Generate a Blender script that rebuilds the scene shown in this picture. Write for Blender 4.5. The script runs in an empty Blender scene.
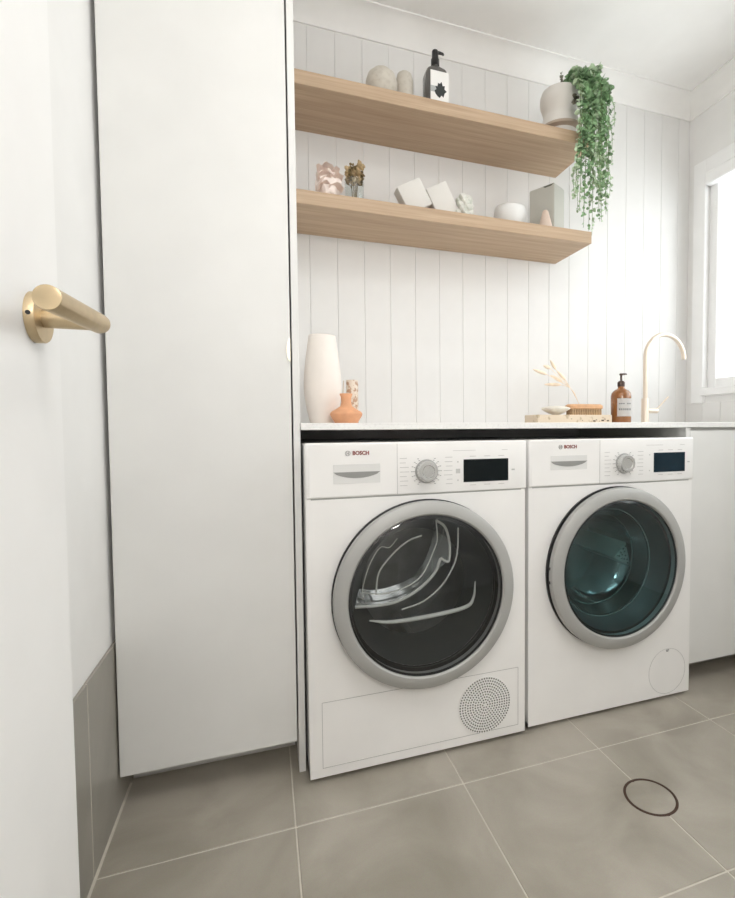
import bpy, bmesh, math, random
from mathutils import Vector, Matrix
PI = math.pi
random.seed(7)
scn = bpy.context.scene
C = scn.collection

# ------------------------------------------------------------------ camera
cam_d = bpy.data.cameras.new('camera')
cam = bpy.data.objects.new('camera', cam_d)
C.objects.link(cam)
cam_d.sensor_fit = 'HORIZONTAL'
cam_d.sensor_width = 36.0
cam_d.lens = 496.65 / 735 * 36.0
cam_d.shift_x = -(436.48 - 367.5) / 735
cam_d.shift_y = (448.33 - 449.0) / 735
cam_d.clip_start = 0.02
cr = Vector((0.94417, -0.32940, -0.00611)).normalized()
cu = Vector((0.01925, 0.03664, 0.99914)).normalized()
cb = -Vector((0.32889, 0.94348, -0.04094)).normalized()
cam.matrix_world = Matrix(((cr.x, cu.x, cb.x, -0.0938), (cr.y, cu.y, cb.y, -1.2307), (cr.z, cu.z, cb.z, 0.8803), (0, 0, 0, 1)))
scn.camera = cam

# ------------------------------------------------------------------ world, light, exposure
world = bpy.data.worlds.new('daylight')
scn.world = world
world.use_nodes = True
bg = world.node_tree.nodes['Background']
bg.inputs[0].default_value = (0.975, 0.985, 0.995, 1)
bg.inputs[1].default_value = 4.5
scn.view_settings.view_transform = 'Standard'
scn.view_settings.look = 'None'
scn.view_settings.gamma = 1.0
scn.view_settings.use_curve_mapping = False
scn.view_settings.exposure = 0.08
scn.cycles.max_bounces = 12
scn.cycles.diffuse_bounces = 8
scn.cycles.transparent_max_bounces = 12
scn.cycles.caustics_reflective = False
scn.cycles.caustics_refractive = False
scn.cycles.sample_clamp_indirect = 4.0
# light portal in the window opening: guides the sky light of the world into the room
pl = bpy.data.lights.new('window_portal', 'AREA')
pl.shape = 'RECTANGLE'; pl.size = 1.08; pl.size_y = 0.98
pl.cycles.is_portal = True
po = bpy.data.objects.new('window_portal', pl)
po.location = (2.006, -0.2775, 1.54)
po.rotation_euler = (0, PI / 2, 0)
pl.size, pl.size_y = 0.98, 1.645
C.objects.link(po)
PANEL_FILL_POWER = 9.0
HALL_FILL_POWER = 28.0

# ------------------------------------------------------------------ helpers
def new_bm(): return bmesh.new()

def add_box(bm, x0, x1, y0, y1, z0, z1, bev=0.0, seg=1):
    vs = [bm.verts.new((x, y, z)) for x in (x0, x1) for y in (y0, y1) for z in (z0, z1)]
    q = [(0, 1, 3, 2), (4, 6, 7, 5), (0, 4, 5, 1), (2, 3, 7, 6), (0, 2, 6, 4), (1, 5, 7, 3)]
    fs = [bm.faces.new([vs[i] for i in f]) for f in q]
    if bev:
        es = list({e for f in fs for e in f.edges})
        bmesh.ops.bevel(bm, geom=es, offset=bev, segments=seg, affect='EDGES', profile=0.5)
    return bm

def add_lathe(bm, prof, n=32, c=(0, 0, 0), axis='z', cap=True):
    """prof: list of (radius, height)."""
    rings = []
    for (r, h) in prof:
        ring = []
        if r < 1e-6:
            p = (0, 0, h)
            ring = [p] * 1
        else:
            ring = [(r * math.cos(2 * PI * k / n), r * math.sin(2 * PI * k / n), h) for k in range(n)]
        vs = []
        for (x, y, z) in ring:
            if axis == 'z': q = (c[0] + x, c[1] + y, c[2] + z)
            elif axis == 'y': q = (c[0] + x, c[1] + z, c[2] + y)
            else: q = (c[0] + z, c[1] + x, c[2] + y)
            vs.append(bm.verts.new(q))
        rings.append(vs)
    for a, b in zip(rings, rings[1:]):
        if len(a) == 1 and len(b) == 1: continue
        for k in range(n):
            k2 = (k + 1) % n
            if len(a) == 1: bm.faces.new((a[0], b[k], b[k2]))
            elif len(b) == 1: bm.faces.new((a[k], a[k2], b[0]))
            else: bm.faces.new((a[k], a[k2], b[k2], b[k]))
    if cap:
        for rg in (rings[0], rings[-1]):
            if len(rg) > 2:
                try: bm.faces.new(rg)
                except ValueError: pass
    bmesh.ops.recalc_face_normals(bm, faces=bm.faces[:])
    return bm

def add_tube(bm, pts, r, n=8, caps=True):
    """r: number or list."""
    pts = [Vector(p) for p in pts]
    rs = r if isinstance(r, (list, tuple)) else [r] * len(pts)
    rings = []
    prev = None
    for i, p in enumerate(pts):
        if i == 0: d = pts[1] - p
        elif i == len(pts) - 1: d = p - pts[i - 1]
        else: d = pts[i + 1] - pts[i - 1]
        d.normalize()
        if prev is None:
            a = Vector((0, 0, 1)) if abs(d.z) < .9 else Vector((1, 0, 0))
            s = d.cross(a).normalized()
        else:
            s = (prev - d * prev.dot(d)).normalized()
        prev = s
        t = d.cross(s)
        rings.append([bm.verts.new(p + (s * math.cos(2 * PI * k / n) + t * math.sin(2 * PI * k / n)) * rs[i]) for k in range(n)])
    for a, b in zip(rings, rings[1:]):
        for k in range(n):
            bm.faces.new((a[k], a[(k + 1) % n], b[(k + 1) % n], b[k]))
    if caps:
        bm.faces.new(rings[0]); bm.faces.new(rings[-1])
    bmesh.ops.recalc_face_normals(bm, faces=bm.faces[:])
    return bm

def smooth_path(pts, sub=6):
    """Catmull-Rom through pts."""
    P = [Vector(p) for p in pts]
    P = [P[0] * 2 - P[1]] + P + [P[-1] * 2 - P[-2]]
    out = []
    for i in range(1, len(P) - 2):
        for k in range(sub):
            t = k / sub
            a, b, c, d = P[i - 1], P[i], P[i + 1], P[i + 2]
            out.append(.5 * ((2 * b) + (c - a) * t + (2 * a - 5 * b + 4 * c - d) * t * t + (3 * b - a - 3 * c + d) * t ** 3))
    out.append(P[-2])
    return out

def add_prism(bm, poly, axis, a0, a1):
    """poly: 2d outline in the other two axes (in xyz order), extruded along axis."""
    def mk(u, v, w):
        return {'x': (w, u, v), 'y': (u, w, v), 'z': (u, v, w)}[axis]
    A = [bm.verts.new(mk(u, v, a0)) for u, v in poly]
    B = [bm.verts.new(mk(u, v, a1)) for u, v in poly]
    n = len(poly)
    for k in range(n):
        bm.faces.new((A[k], A[(k + 1) % n], B[(k + 1) % n], B[k]))
    bm.faces.new(A); bm.faces.new(B)
    bmesh.ops.recalc_face_normals(bm, faces=bm.faces[:])
    return bm

def mesh_of(name, bm, mat, smooth=False):
    me = bpy.data.meshes.new(name)
    bm.to_mesh(me); bm.free()
    if mat: me.materials.append(mat)
    if smooth:
        for p in me.polygons: p.use_smooth = True
        if smooth != 'all':
            me.set_sharp_from_angle(angle=math.radians(38))
    return me

def obj(name, bm, mat, parent=None, smooth=False, loc=None):
    me = bm if isinstance(bm, bpy.types.Mesh) else mesh_of(name, bm, mat, smooth)
    o = bpy.data.objects.new(name, me)
    C.objects.link(o)
    if loc: o.location = loc
    if parent is not None: o.parent = parent
    return o

def tag(o, label, cat, group=None):
    o['label'] = label; o['category'] = cat
    if group: o['group'] = group
    return o

def thing(name, label, cat, loc=(0, 0, 0), group=None):
    o = bpy.data.objects.new(name, None)
    C.objects.link(o)
    o.location = loc
    o.empty_display_size = 0.05
    return tag(o, label, cat, group)

def struct(o):
    o['kind'] = 'structure'
    return o

# ------------------------------------------------------------------ materials
def mat_base(name):
    m = bpy.data.materials.new(name); m.use_nodes = True
    nt = m.node_tree
    return m, nt, nt.nodes['Principled BSDF']

def plain(name, col, rough=.5, metal=0.0, var=.02, scale=8.0, spec=.5, coat=0.0):
    """procedural: a faint noise mottling over one colour"""
    m, nt, b = mat_base(name)
    tc = nt.nodes.new('ShaderNodeTexCoord')
    nz = nt.nodes.new('ShaderNodeTexNoise'); nz.inputs['Scale'].default_value = scale; nz.inputs['Detail'].default_value = 3
    rp = nt.nodes.new('ShaderNodeValToRGB')
    rp.color_ramp.elements[0].position = .3; rp.color_ramp.elements[1].position = .7
    rp.color_ramp.elements[0].color = tuple(max(0, c * (1 - var)) for c in col) + (1,)
    rp.color_ramp.elements[1].color = tuple(min(1, c * (1 + var)) for c in col) + (1,)
    nt.links.new(tc.outputs['Object'], nz.inputs['Vector'])
    nt.links.new(nz.outputs['Fac'], rp.inputs['Fac'])
    nt.links.new(rp.outputs['Color'], b.inputs['Base Color'])
    b.inputs['Roughness'].default_value = rough
    b.inputs['Metallic'].default_value = metal
    b.inputs['Specular IOR Level'].default_value = spec
    if coat: b.inputs['Coat Weight'].default_value = coat
    return m

def oak_mat():
    m, nt, b = mat_base('light_oak')
    L = nt.links.new
    tc = nt.nodes.new('ShaderNodeTexCoord')
    mp = nt.nodes.new('ShaderNodeMapping'); mp.inputs['Scale'].default_value = (1.3, 26, 26)
    n1 = nt.nodes.new('ShaderNodeTexNoise'); n1.inputs['Scale'].default_value = 1.6; n1.inputs['Detail'].default_value = 5; n1.inputs['Distortion'].default_value = .4
    mp2 = nt.nodes.new('ShaderNodeMapping'); mp2.inputs['Scale'].default_value = (5, 260, 260)
    n2 = nt.nodes.new('ShaderNodeTexNoise'); n2.inputs['Scale'].default_value = 1.0; n2.inputs['Detail'].default_value = 2
    rp = nt.nodes.new('ShaderNodeValToRGB')
    e = rp.color_ramp.elements
    e[0].position = .25; e[0].color = (.41, .290, .190, 1)
    e[1].position = .75; e[1].color = (.57, .425, .295, 1)
    mx = nt.nodes.new('ShaderNodeMix'); mx.data_type = 'RGBA'; mx.blend_type = 'MULTIPLY'; mx.inputs['Factor'].default_value = .35
    rp2 = nt.nodes.new('ShaderNodeValToRGB')
    rp2.color_ramp.elements[0].position = .35; rp2.color_ramp.elements[0].color = (.72, .66, .6, 1)
    rp2.color_ramp.elements[1].position = .6; rp2.color_ramp.elements[1].color = (1, 1, 1, 1)
    L(tc.outputs['Object'], mp.inputs['Vector']); L(mp.outputs[0], n1.inputs['Vector']); L(n1.outputs['Fac'], rp.inputs['Fac'])
    L(tc.outputs['Object'], mp2.inputs['Vector']); L(mp2.outputs[0], n2.inputs['Vector']); L(n2.outputs['Fac'], rp2.inputs['Fac'])
    L(rp.outputs['Color'], mx.inputs[6]); L(rp2.outputs['Color'], mx.inputs[7]); L(mx.outputs[2], b.inputs['Base Color'])
    b.inputs['Roughness'].default_value = .55
    return m

def tile_mat(name, c0, c1, rough=.42):
    m, nt, b = mat_base(name)
    L = nt.links.new
    ge = nt.nodes.new('ShaderNodeNewGeometry')
    n1 = nt.nodes.new('ShaderNodeTexNoise'); n1.inputs['Scale'].default_value = 4.5; n1.inputs['Detail'].default_value = 6; n1.inputs['Distortion'].default_value = .6
    rp = nt.nodes.new('ShaderNodeValToRGB')
    e = rp.color_ramp.elements
    e[0].position = .34; e[0].color = c0 + (1,)
    e[1].position = .66; e[1].color = c1 + (1,)
    n2 = nt.nodes.new('ShaderNodeTexNoise'); n2.inputs['Scale'].default_value = 420; n2.inputs['Detail'].default_value = 2
    mx = nt.nodes.new('ShaderNodeMix'); mx.data_type = 'RGBA'; mx.blend_type = 'OVERLAY'; mx.inputs['Factor'].default_value = .12
    L(ge.outputs['Position'], n1.inputs['Vector']); L(n1.outputs['Fac'], rp.inputs['Fac'])
    L(ge.outputs['Position'], n2.inputs['Vector'])
    L(rp.outputs['Color'], mx.inputs[6]); L(n2.outputs['Color'], mx.inputs[7]); L(mx.outputs[2], b.inputs['Base Color'])
    b.inputs['Roughness'].default_value = rough
    return m

def glass_mat(name, tint, gloss=.045, rough=.03):
    """thin tinted pane: tinted transparency under a Fresnel gloss"""
    m = bpy.data.materials.new(name); m.use_nodes = True
    nt = m.node_tree; nt.nodes.clear(); L = nt.links.new
    out = nt.nodes.new('ShaderNodeOutputMaterial')
    tr = nt.nodes.new('ShaderNodeBsdfTransparent'); tr.inputs[0].default_value = tint + (1,)
    gl = nt.nodes.new('ShaderNodeBsdfGlossy'); gl.inputs['Roughness'].default_value = rough; gl.inputs[0].default_value = (1, 1, 1, 1)
    lw = nt.nodes.new('ShaderNodeLayerWeight'); lw.inputs[0].default_value = .5      # Schlick reflectance, same from both sides
    pw = nt.nodes.new('ShaderNodeMath'); pw.operation = 'POWER'; pw.inputs[1].default_value = 5
    fr = nt.nodes.new('ShaderNodeMath'); fr.operation = 'MULTIPLY_ADD'; fr.inputs[1].default_value = .95; fr.inputs[2].default_value = gloss; fr.use_clamp = True
    L(lw.outputs['Facing'], pw.inputs[0]); L(pw.outputs[0], fr.inputs[0])
    mx = nt.nodes.new('ShaderNodeMixShader')
    L(fr.outputs[0], mx.inputs[0]); L(tr.outputs[0], mx.inputs[1]); L(gl.outputs[0], mx.inputs[2]); L(mx.outputs[0], out.inputs[0])
    return m

def speckle(name, base, spot, scale=60, lo=.62, hi=.68, rough=.6):
    m, nt, b = mat_base(name)
    tc = nt.nodes.new('ShaderNodeTexCoord')
    nz = nt.nodes.new('ShaderNodeTexNoise'); nz.inputs['Scale'].default_value = scale; nz.inputs['Detail'].default_value = 2
    rp = nt.nodes.new('ShaderNodeValToRGB')
    rp.color_ramp.elements[0].position = lo; rp.color_ramp.elements[0].color = base + (1,)
    rp.color_ramp.elements[1].position = hi; rp.color_ramp.elements[1].color = spot + (1,)
    nt.links.new(tc.outputs['Object'], nz.inputs['Vector']); nt.links.new(nz.outputs['Fac'], rp.inputs['Fac'])
    nt.links.new(rp.outputs['Color'], b.inputs['Base Color'])
    b.inputs['Roughness'].default_value = rough
    return m

M = {}
M['wall'] = plain('white_wall_paint', (.82, .813, .803), .6)
M['board'] = plain('white_board_paint', (.765, .758, .748), .5)
M['ceiling'] = plain('ceiling_paint', (.86, .85, .835), .8)
M['door'] = plain('door_paint', (.85, .843, .835), .4)
M['cab'] = plain('cabinet_laminate', (.735, .735, .72), .42)
M['carcass'] = plain('cabinet_carcass', (.74, .735, .72), .6)
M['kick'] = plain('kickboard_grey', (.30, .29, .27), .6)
M['stone'] = speckle('pale_stone_top', (.80, .795, .78), (.72, .71, .70), 140, .5, .75, .35)
M['oak'] = oak_mat()
M['tile'] = tile_mat('grey_floor_tile', (.272, .248, .205), (.388, .357, .305), .38)
M['skirt'] = tile_mat('grey_wall_tile', (.26, .245, .212), (.33, .312, .275), .42)
M['grout'] = plain('pale_grout', (.53, .495, .435), .9, var=.06, scale=60)
M['appliance'] = plain('appliance_enamel', (.84, .832, .82), .28)
M['appliance_dark'] = plain('appliance_shadow_gap', (.10, .10, .10), .6)
M['seam'] = plain('seam_grey', (.42, .42, .41), .6)
M['silver'] = plain('silver_ring_plastic', (.385, .385, .372), .42, metal=.15)
M['chrome'] = plain('knob_metal', (.62, .62, .61), .25, metal=.85)
M['black'] = plain('black_plastic', (.012, .012, .013), .35)
M['display'] = plain('display_glass', (.006, .009, .010), .12, spec=.15)
M['display_blue'] = plain('display_glass_blue', (.010, .024, .036), .12, spec=.15)
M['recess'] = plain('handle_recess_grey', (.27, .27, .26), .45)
M['print_red'] = plain('lettering_dark_red', (.20, .035, .03), .6)
M['print_grey'] = plain('printed_grey', (.30, .30, .30), .6)
M['dryer_glass'] = glass_mat('smoked_glass', (.62, .64, .64))
M['washer_glass'] = glass_mat('teal_smoked_glass', (.42, .60, .62))
M['clear_glass'] = glass_mat('clear_glass', (.95, .97, .97))
M['bowl_glass'] = glass_mat('door_bowl_glass', (.80, .90, .88), gloss=.22, rough=.12)
M['drum'] = plain('drum_steel', (.34, .35, .35), .35, metal=.8, var=.15, scale=14)
M['drum_dark'] = plain('drum_rubber', (.035, .038, .04), .5)
M['throat'] = plain('grey_throat_plastic', (.060, .066, .066), .35)
M['lifter'] = plain('pale_steel', (.80, .82, .80), .4)
M['sill_and_glint'] = plain('pale_sill_and_glint', (.90, .90, .87), .22)  # lint sill, and tubes drawn as glass-edge reflections
M['brass'] = plain('brushed_brass', (.56, .445, .285), .40, metal=.85, var=.06, scale=60)
M['champagne'] = plain('champagne_metal', (.76, .66, .555), .4, metal=.45, var=.03)
M['pull'] = plain('pale_brass_pull', (.85, .80, .66), .35, metal=.5)
M['rust'] = plain('drain_ring_bronze', (.055, .026, .016), .5, metal=.3)
M['vase_white'] = plain('matte_white_ceramic', (.86, .80, .75), .75, var=.03)
M['terracotta'] = plain('terracotta', (.70, .36, .20), .75, var=.08, scale=40)
M['beige'] = speckle('beige_stoneware', (.58, .54, .475), (.50, .455, .39), 70, .5, .75, .8)
M['pot'] = plain('pot_ceramic', (.72, .69, .65), .7, var=.03)
M['taupe'] = plain('pot_taupe_shade', (.44, .36, .29), .7)
M['bowl'] = plain('white_bowl_ceramic', (.78, .78, .77), .6)
M['pink'] = plain('pale_pink_stone', (.90, .80, .745), .6, var=.05, scale=25)
M['dried'] = plain('dried_petals', (.50, .38, .22), .8, var=.4, scale=60)
M['dried_dark'] = plain('dried_stems', (.17, .12, .05), .8, var=.3, scale=60)
M['ornament'] = plain('chalk_white', (.70, .68, .645), .8)
M['ornament_green'] = speckle('chalk_pale_green', (.73, .73, .68), (.60, .63, .56), 50, .45, .7, .8)
M['greybox'] = plain('grey_board', (.50, .495, .45), .7)
M['greybox_dark'] = plain('grey_board_slot', (.12, .125, .10), .8)
M['cone'] = plain('blush_wood', (.62, .50, .42), .6)
M['bottle_dark'] = plain('smoky_bottle', (.11, .105, .10), .15)
M['label'] = plain('white_label', (.86, .85, .83), .7)
M['ink'] = plain('ink_black', (.03, .035, .035), .7)
M['ink_grey'] = plain('ink_grey', (.42, .44, .44), .7)
M['amber'] = plain('amber_glass', (.26, .10, .028), .12, var=.1, scale=12, coat=.3)
M['pump'] = plain('dark_brown_pump', (.06, .03, .02), .3)
M['travertine'] = speckle('travertine', (.70, .59, .46), (.50, .39, .27), 38, .56, .66, .7)
M['pore'] = plain('travertine_pore', (.10, .07, .05), .9)
M['shell'] = plain('shell_white', (.80, .76, .68), .6, var=.06, scale=50)
M['brushwood'] = plain('brush_beech', (.62, .36, .19), .5, var=.12, scale=30)
M['bristle'] = plain('bristle_straw', (.55, .38, .22), .8, var=.2, scale=90)
M['grass'] = plain('dried_grass', (.90, .76, .60), .85, var=.1, scale=60)
M['leaf'] = plain('leaf_green', (.20, .33, .17), .5, var=.4, scale=30)
M['leaf_pale'] = plain('leaf_pale_green', (.45, .57, .39), .5, var=.25, scale=30)
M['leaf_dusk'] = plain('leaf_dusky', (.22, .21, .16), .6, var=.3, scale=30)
M['stem'] = plain('stem_green', (.16, .22, .09), .6)
M['candle'] = speckle('speckled_glass', (.72, .62, .52), (.45, .28, .18), 85, .5, .62, .35)
M['reed'] = plain('reed_stick', (.55, .47, .38), .8)
M['window_white'] = plain('window_frame_white', (.88, .88, .88), .4)

# ------------------------------------------------------------------ setting
XL, XR, YB, YF, ZC = -.430, 1.844, .650, -1.33, 2.40
T = .4
# floor: grout bed with tiles laid on a 0.4 m grid
bm = new_bm(); add_box(bm, -.60, 2.0, -2.75, .80, -.08, -.0012)
floor = struct(obj('floor', bm, M['grout']))
TX, TY = -.042, -.1225          # one grid joint
cuts = {}
def floor_tile(x0, x1, y0, y1):
    w, d = round(x1 - x0, 4), round(y1 - y0, 4)
    if (w, d) not in cuts:
        b = new_bm(); add_box(b, 0, w, 0, d, -.009, 0, .0012, 1)
        cuts[(w, d)] = mesh_of('floor_tile', b, M['tile'])
    obj('floor_tile', cuts[(w, d)], None, floor, loc=(x0, y0, 0))
g = .0015
xs = [XL] + [TX + k * T for k in range(0, 5)] + [XR]
ys = [-2.6] + [TY + k * T for k in range(-6, 2)] + [YB]
for i in range(len(xs) - 1):
    for j in range(len(ys) - 1):
        floor_tile(xs[i] + g, xs[i + 1] - g, ys[j] + g, ys[j + 1] - g)

# back wall with vertical V-joint boards
bm = new_bm(); add_box(bm, -.60, 2.0, .664, .80, 0, 2.6)
wall_back = struct(obj('wall_back', bm, M['wall']))
def plank(x0, x1):
    c, gp, y0, y1 = .0017, .0002, YB, .666
    poly = [(x0 + gp, y1), (x0 + gp, y0 + c), (x0 + gp + c, y0), (x1 - gp - c, y0), (x1 - gp, y0 + c), (x1 - gp, y1)]
    b = new_bm(); add_prism(b, poly, 'z', .880, 2.345)
    return b
x = -.022
first = mesh_of('plank', plank(0, .1), M['board'])
while x < XR - .001:
    if x + .1 <= XR: obj('plank', first, None, wall_back, loc=(x, 0, 0))
    else: obj('plank', plank(x, XR), M['board'], wall_back)
    x += .1

# left wall, tiled to 0.4 m
bm = new_bm(); add_box(bm, XL - .12, XL, -2.75, .66, 0, 2.6)
wall_left = struct(obj('wall_left', bm, M['wall']))
b = new_bm(); add_box(b, 0, .0068, 0, T - .0045, .003, .392, .0006, 1)
st = mesh_of('skirting_tile', b, M['skirt'])
b = new_bm(); add_box(b, XL, XL + .0064, YF, .66, 0, .3905)
obj('grout_bed', b, M['grout'], wall_left)
b = new_bm(); add_box(b, XL + .006, XL + .0115, YF, .158, -.001, .0012); obj('corner_grout', b, M['grout'], wall_left)
for k in range(-3, 2):
    obj('skirting_tile', st, None, wall_left, loc=(XL, TY + k * T + .0015, 0))

# right wall with the window opening
WY0, WY1, WZ0, WZ1 = -1.10, .545, 1.05, 2.03
bm = new_bm()
X2 = XR + .16
add_box(bm, XR, X2, -2.75, WY0, 0, 2.6); add_box(bm, XR, X2, WY1, .66, 0, 2.6)
add_box(bm, XR, X2, WY0, WY1, 0, WZ0); add_box(bm, XR, X2, WY0, WY1, WZ1, 2.6)
wall_right = struct(obj('wall_right', bm, M['wall']))
# low splashback tiles under the window
b = new_bm(); add_box(b, 0, .007, 0, .0970, 0, .095, .001, 1)
sp = mesh_of('splashback_tile', b, M['board'])
for k in range(6):
    obj('splashback_tile', sp, None, wall_right, loc=(XR - .007, .649 - .098 * (k + 1), .8945))

# ceiling
bm = new_bm(); add_box(bm, -.60, 2.0, -2.75, .80, ZC, ZC + .1)
ceiling = struct(obj('ceiling', bm, M['ceiling']))
# coved cornices
def cove(n=8, d=.079):
    pts = [(0, 0), (0, -d)]
    for k in range(n + 1):
        a = PI / 2 * k / n
        # concave quarter arc between the wall foot and the ceiling edge
        pts.append((d - d * math.cos(a) * .94 - .0, -d + d * math.sin(a) * .94) if 0 < k < n else ((.006, -d) if k == 0 else (d, -.006)))
    pts.append((d, 0))
    return pts
bm = new_bm(); add_prism(bm, [(YB - u, ZC + v) for u, v in cove()], 'x', -.06, XR)
struct(obj('trim_1', bm, M['ceiling'], smooth=True))
bm = new_bm(); add_prism(bm, [(XR - u, ZC + v) for u, v in cove()], 'y', YF, YB)
struct(obj('trim_2', bm, M['ceiling'], smooth=True))

# wall with the doorway behind the camera, and the dim hall beyond it
bm = new_bm()
add_box(bm, XL, -.375, YF - .1, YF, 0, ZC); add_box(bm, .50, XR, YF - .1, YF, 0, ZC); add_box(bm, -.375, .50, YF - .1, YF, 2.06, ZC)
struct(obj('wall_front', bm, M['wall']))
bm = new_bm(); add_box(bm, -.60, 2.0, -2.70, -2.6, 0, ZC)
struct(obj('wall_hall', bm, M['wall']))

# window in the right wall
win = bpy.data.objects.new('window_1', None); C.objects.link(win); struct(win)
win.location = (XR, WY1, WZ0)
def wpart(name, boxes, m, bev=.003):
    b = new_bm()
    for bx in boxes: add_box(b, *bx, bev, 1)
    for v in b.verts: v.co -= Vector(win.location)
    return obj(name, b, m, win)
A = .062
wpart('architrave', [(XR - .018, XR + .004, WY1 - .004, WY1 + A, WZ0 - A, WZ1 + A)], M['window_white'])
wpart('architrave', [(XR - .018, XR + .004, WY0 - A, WY0 + .004, WZ0 - A, WZ1 + A)], M['window_white'])
wpart('architrave', [(XR - .018, XR + .004, WY0, WY1, WZ1 - .004, WZ1 + A)], M['window_white'])
wpart('sill', [(XR - .024, XR + .013, WY0 - .02, WY1 + .004, WZ0 - .028, WZ0 + .006)], M['window_white'])
fx0, fx1 = XR + .014, XR + .054
wpart('sash_frame', [(fx0, fx1, WY1 - .045, WY1, WZ0, WZ1)], M['window_white'])
wpart('sash_frame', [(fx0, fx1, WY0, WY0 + .045, WZ0, WZ1)], M['window_white'])
wpart('sash_frame', [(fx0, fx1, WY0 + .045, WY1 - .045, WZ1 - .045, WZ1)], M['window_white'])
wpart('sash_frame', [(fx0, fx1, WY0 + .045, WY1 - .045, WZ0, WZ0 + .05)], M['window_white'])
wpart('sash_frame', [(fx0 + .004, fx1 - .004, -.30, -.26, WZ0 + .05, WZ1 - .045)], M['window_white'])
wpart('pane', [(XR + .032, XR + .036, WY0 + .045, -.30, WZ0 + .05, WZ1 - .045)], M['clear_glass'], 0)
wpart('pane', [(XR + .032, XR + .036, -.26, WY1 - .045, WZ0 + .05, WZ1 - .045)], M['clear_glass'], 0)
wpart('blind_rail', [(XR - .030, XR + .012, WY0 + .01, WY1 - .01, WZ1 - .06, WZ1 - .004)], M['window_white'], .006)

# open door at the left with its lever handle
door = bpy.data.objects.new('door_1', None); C.objects.link(door); struct(door)
door.location = (-.343, -.504, 0)
def dpart(name, b, m, parent=None, smooth=False):
    for v in b.verts: v.co -= Vector(door.location)
    return obj(name, b, m, parent or door, smooth)
DX = -.3285
b = new_bm(); add_box(b, DX - .036, DX, -1.315, -.494, .008, 2.05, .0015, 2)
leaf = dpart('door_leaf', b, M['door'])
b = new_bm(); add_lathe(b, [(.0, 0), (.0275, 0), (.0275, .0085), (.0268, .0095), (0, .0095)], 40, (DX, -.567, 1.004), 'x')
rose = dpart('rose', b, M['brass'], smooth=True)
b = new_bm(); add_lathe(b, [(0, 0), (.0024, 0), (.0024, .0016), (0, .0016)], 10, (DX + .0048, -.567 - .0284, 1.004), 'y')
gs = dpart('grub_screw', b, M['black'], rose)
# neck leaves the rose, lever returns towards the hinge
b = new_bm(); add_tube(b, [(DX + .008, -.567, 1.003), (DX + .046, -.567, 1.003), (DX + .056, -.567, 1.003)], [.0098, .0098, .0098], 28)
dpart('neck', b, M['brass'], smooth=True)
b = new_bm()
lv = [(DX + .0585, -.5545, 1.003), (DX + .0585, -.556, 1.003), (DX + .0585, -.704, .9965), (DX + .0585, -.7045, .9965)]
add_tube(b, lv, [.0095, .0112, .0112, .0106], 32)
dpart('lever', b, M['brass'], smooth=True)

# ------------------------------------------------------------------ joinery
YP = .0563
tc_ = thing('tall_cabinet', 'tall white laminate cupboard reaching above the picture, beside the open door', 'cabinet', (-.22, .35, 0))
def part(root, name, b, m, parent=None, smooth=False):
    for v in b.verts: v.co -= root.location
    return obj(name, b, m, parent or root, smooth)
b = new_bm(); add_box(b, -.417, -.027, YP + .019, .645, .095, 2.36); part(tc_, 'carcass', b, M['carcass'])
b = new_bm(); add_box(b, -.4195, -.0265, YP, YP + .018, .0825, 2.34, .001, 1); part(tc_, 'door', b, M['cab'])
b = new_bm(); add_box(b, -.4195, -.0255, .174, .190, .001, .0945); part(tc_, 'kickboard', b, M['cab'])
b = new_bm(); add_box(b, -.0225, -.006, YP - .001, .645, .0, 2.36, .0008, 1); part(tc_, 'side_panel', b, M['cab'])
# half-moon finger pull on the door edge
b = new_bm()
pts = [(-.0265, 1.046)] + [(-.0265 - .0095 * math.sin(PI * k / 12), 1.075 - .029 * math.cos(PI * k / 12)) for k in range(1, 12)] + [(-.0265, 1.104)]
add_prism(b, pts, 'y', YP - .004, YP + .0005)
o = part(tc_, 'finger_pull', b, M['pull']); o['label'] = 'pale brass half-moon pull'

ct = new_bm(); add_box(ct, -.0055, XR - .001, YP - .006, .6495, .877, .8945, .001, 1)
tag(obj('countertop', ct, M['stone']), 'thin pale stone worktop running above both machines to the window wall', 'countertop')

bc = thing('base_cabinet', 'white cupboard under the worktop, right of the washing machine', 'cabinet', (1.55, .35, 0))
b = new_bm(); add_box(b, 1.252, 1.838, YP + .02, .645, .1, .8765); part(bc, 'carcass', b, M['carcass'])
b = new_bm(); add_box(b, 1.2525, 1.838, YP, YP + .018, .072, .866, .001, 1); part(bc, 'door', b, M['cab'])
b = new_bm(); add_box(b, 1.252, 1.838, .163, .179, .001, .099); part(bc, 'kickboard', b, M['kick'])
b = new_bm(); add_box(b, 1.2345, 1.2505, YP - .001, .645, .0, .8765, .0008, 1); part(bc, 'side_panel', b, M['cab'])

# floating shelves
SY = .398
for nm, z0, z1, lab in (('floating_shelf', 1.946, 1.990, 'thick light oak floating shelf near the ceiling, holding the trailing plant'),
                        ('floating_shelf', 1.583, 1.627, 'thick light oak floating shelf, lower of the two, holding the white bowl')):
    b = new_bm(); add_box(b, -.0055, 1.109, SY, .6495, z0, z1, .0012, 1)
    for v in b.verts: v.co -= Vector((.55, .52, z0))
    tag(obj(nm, b, M['oak'], loc=(.55, .52, z0)), lab, 'shelf', 'oak wall shelves')

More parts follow.
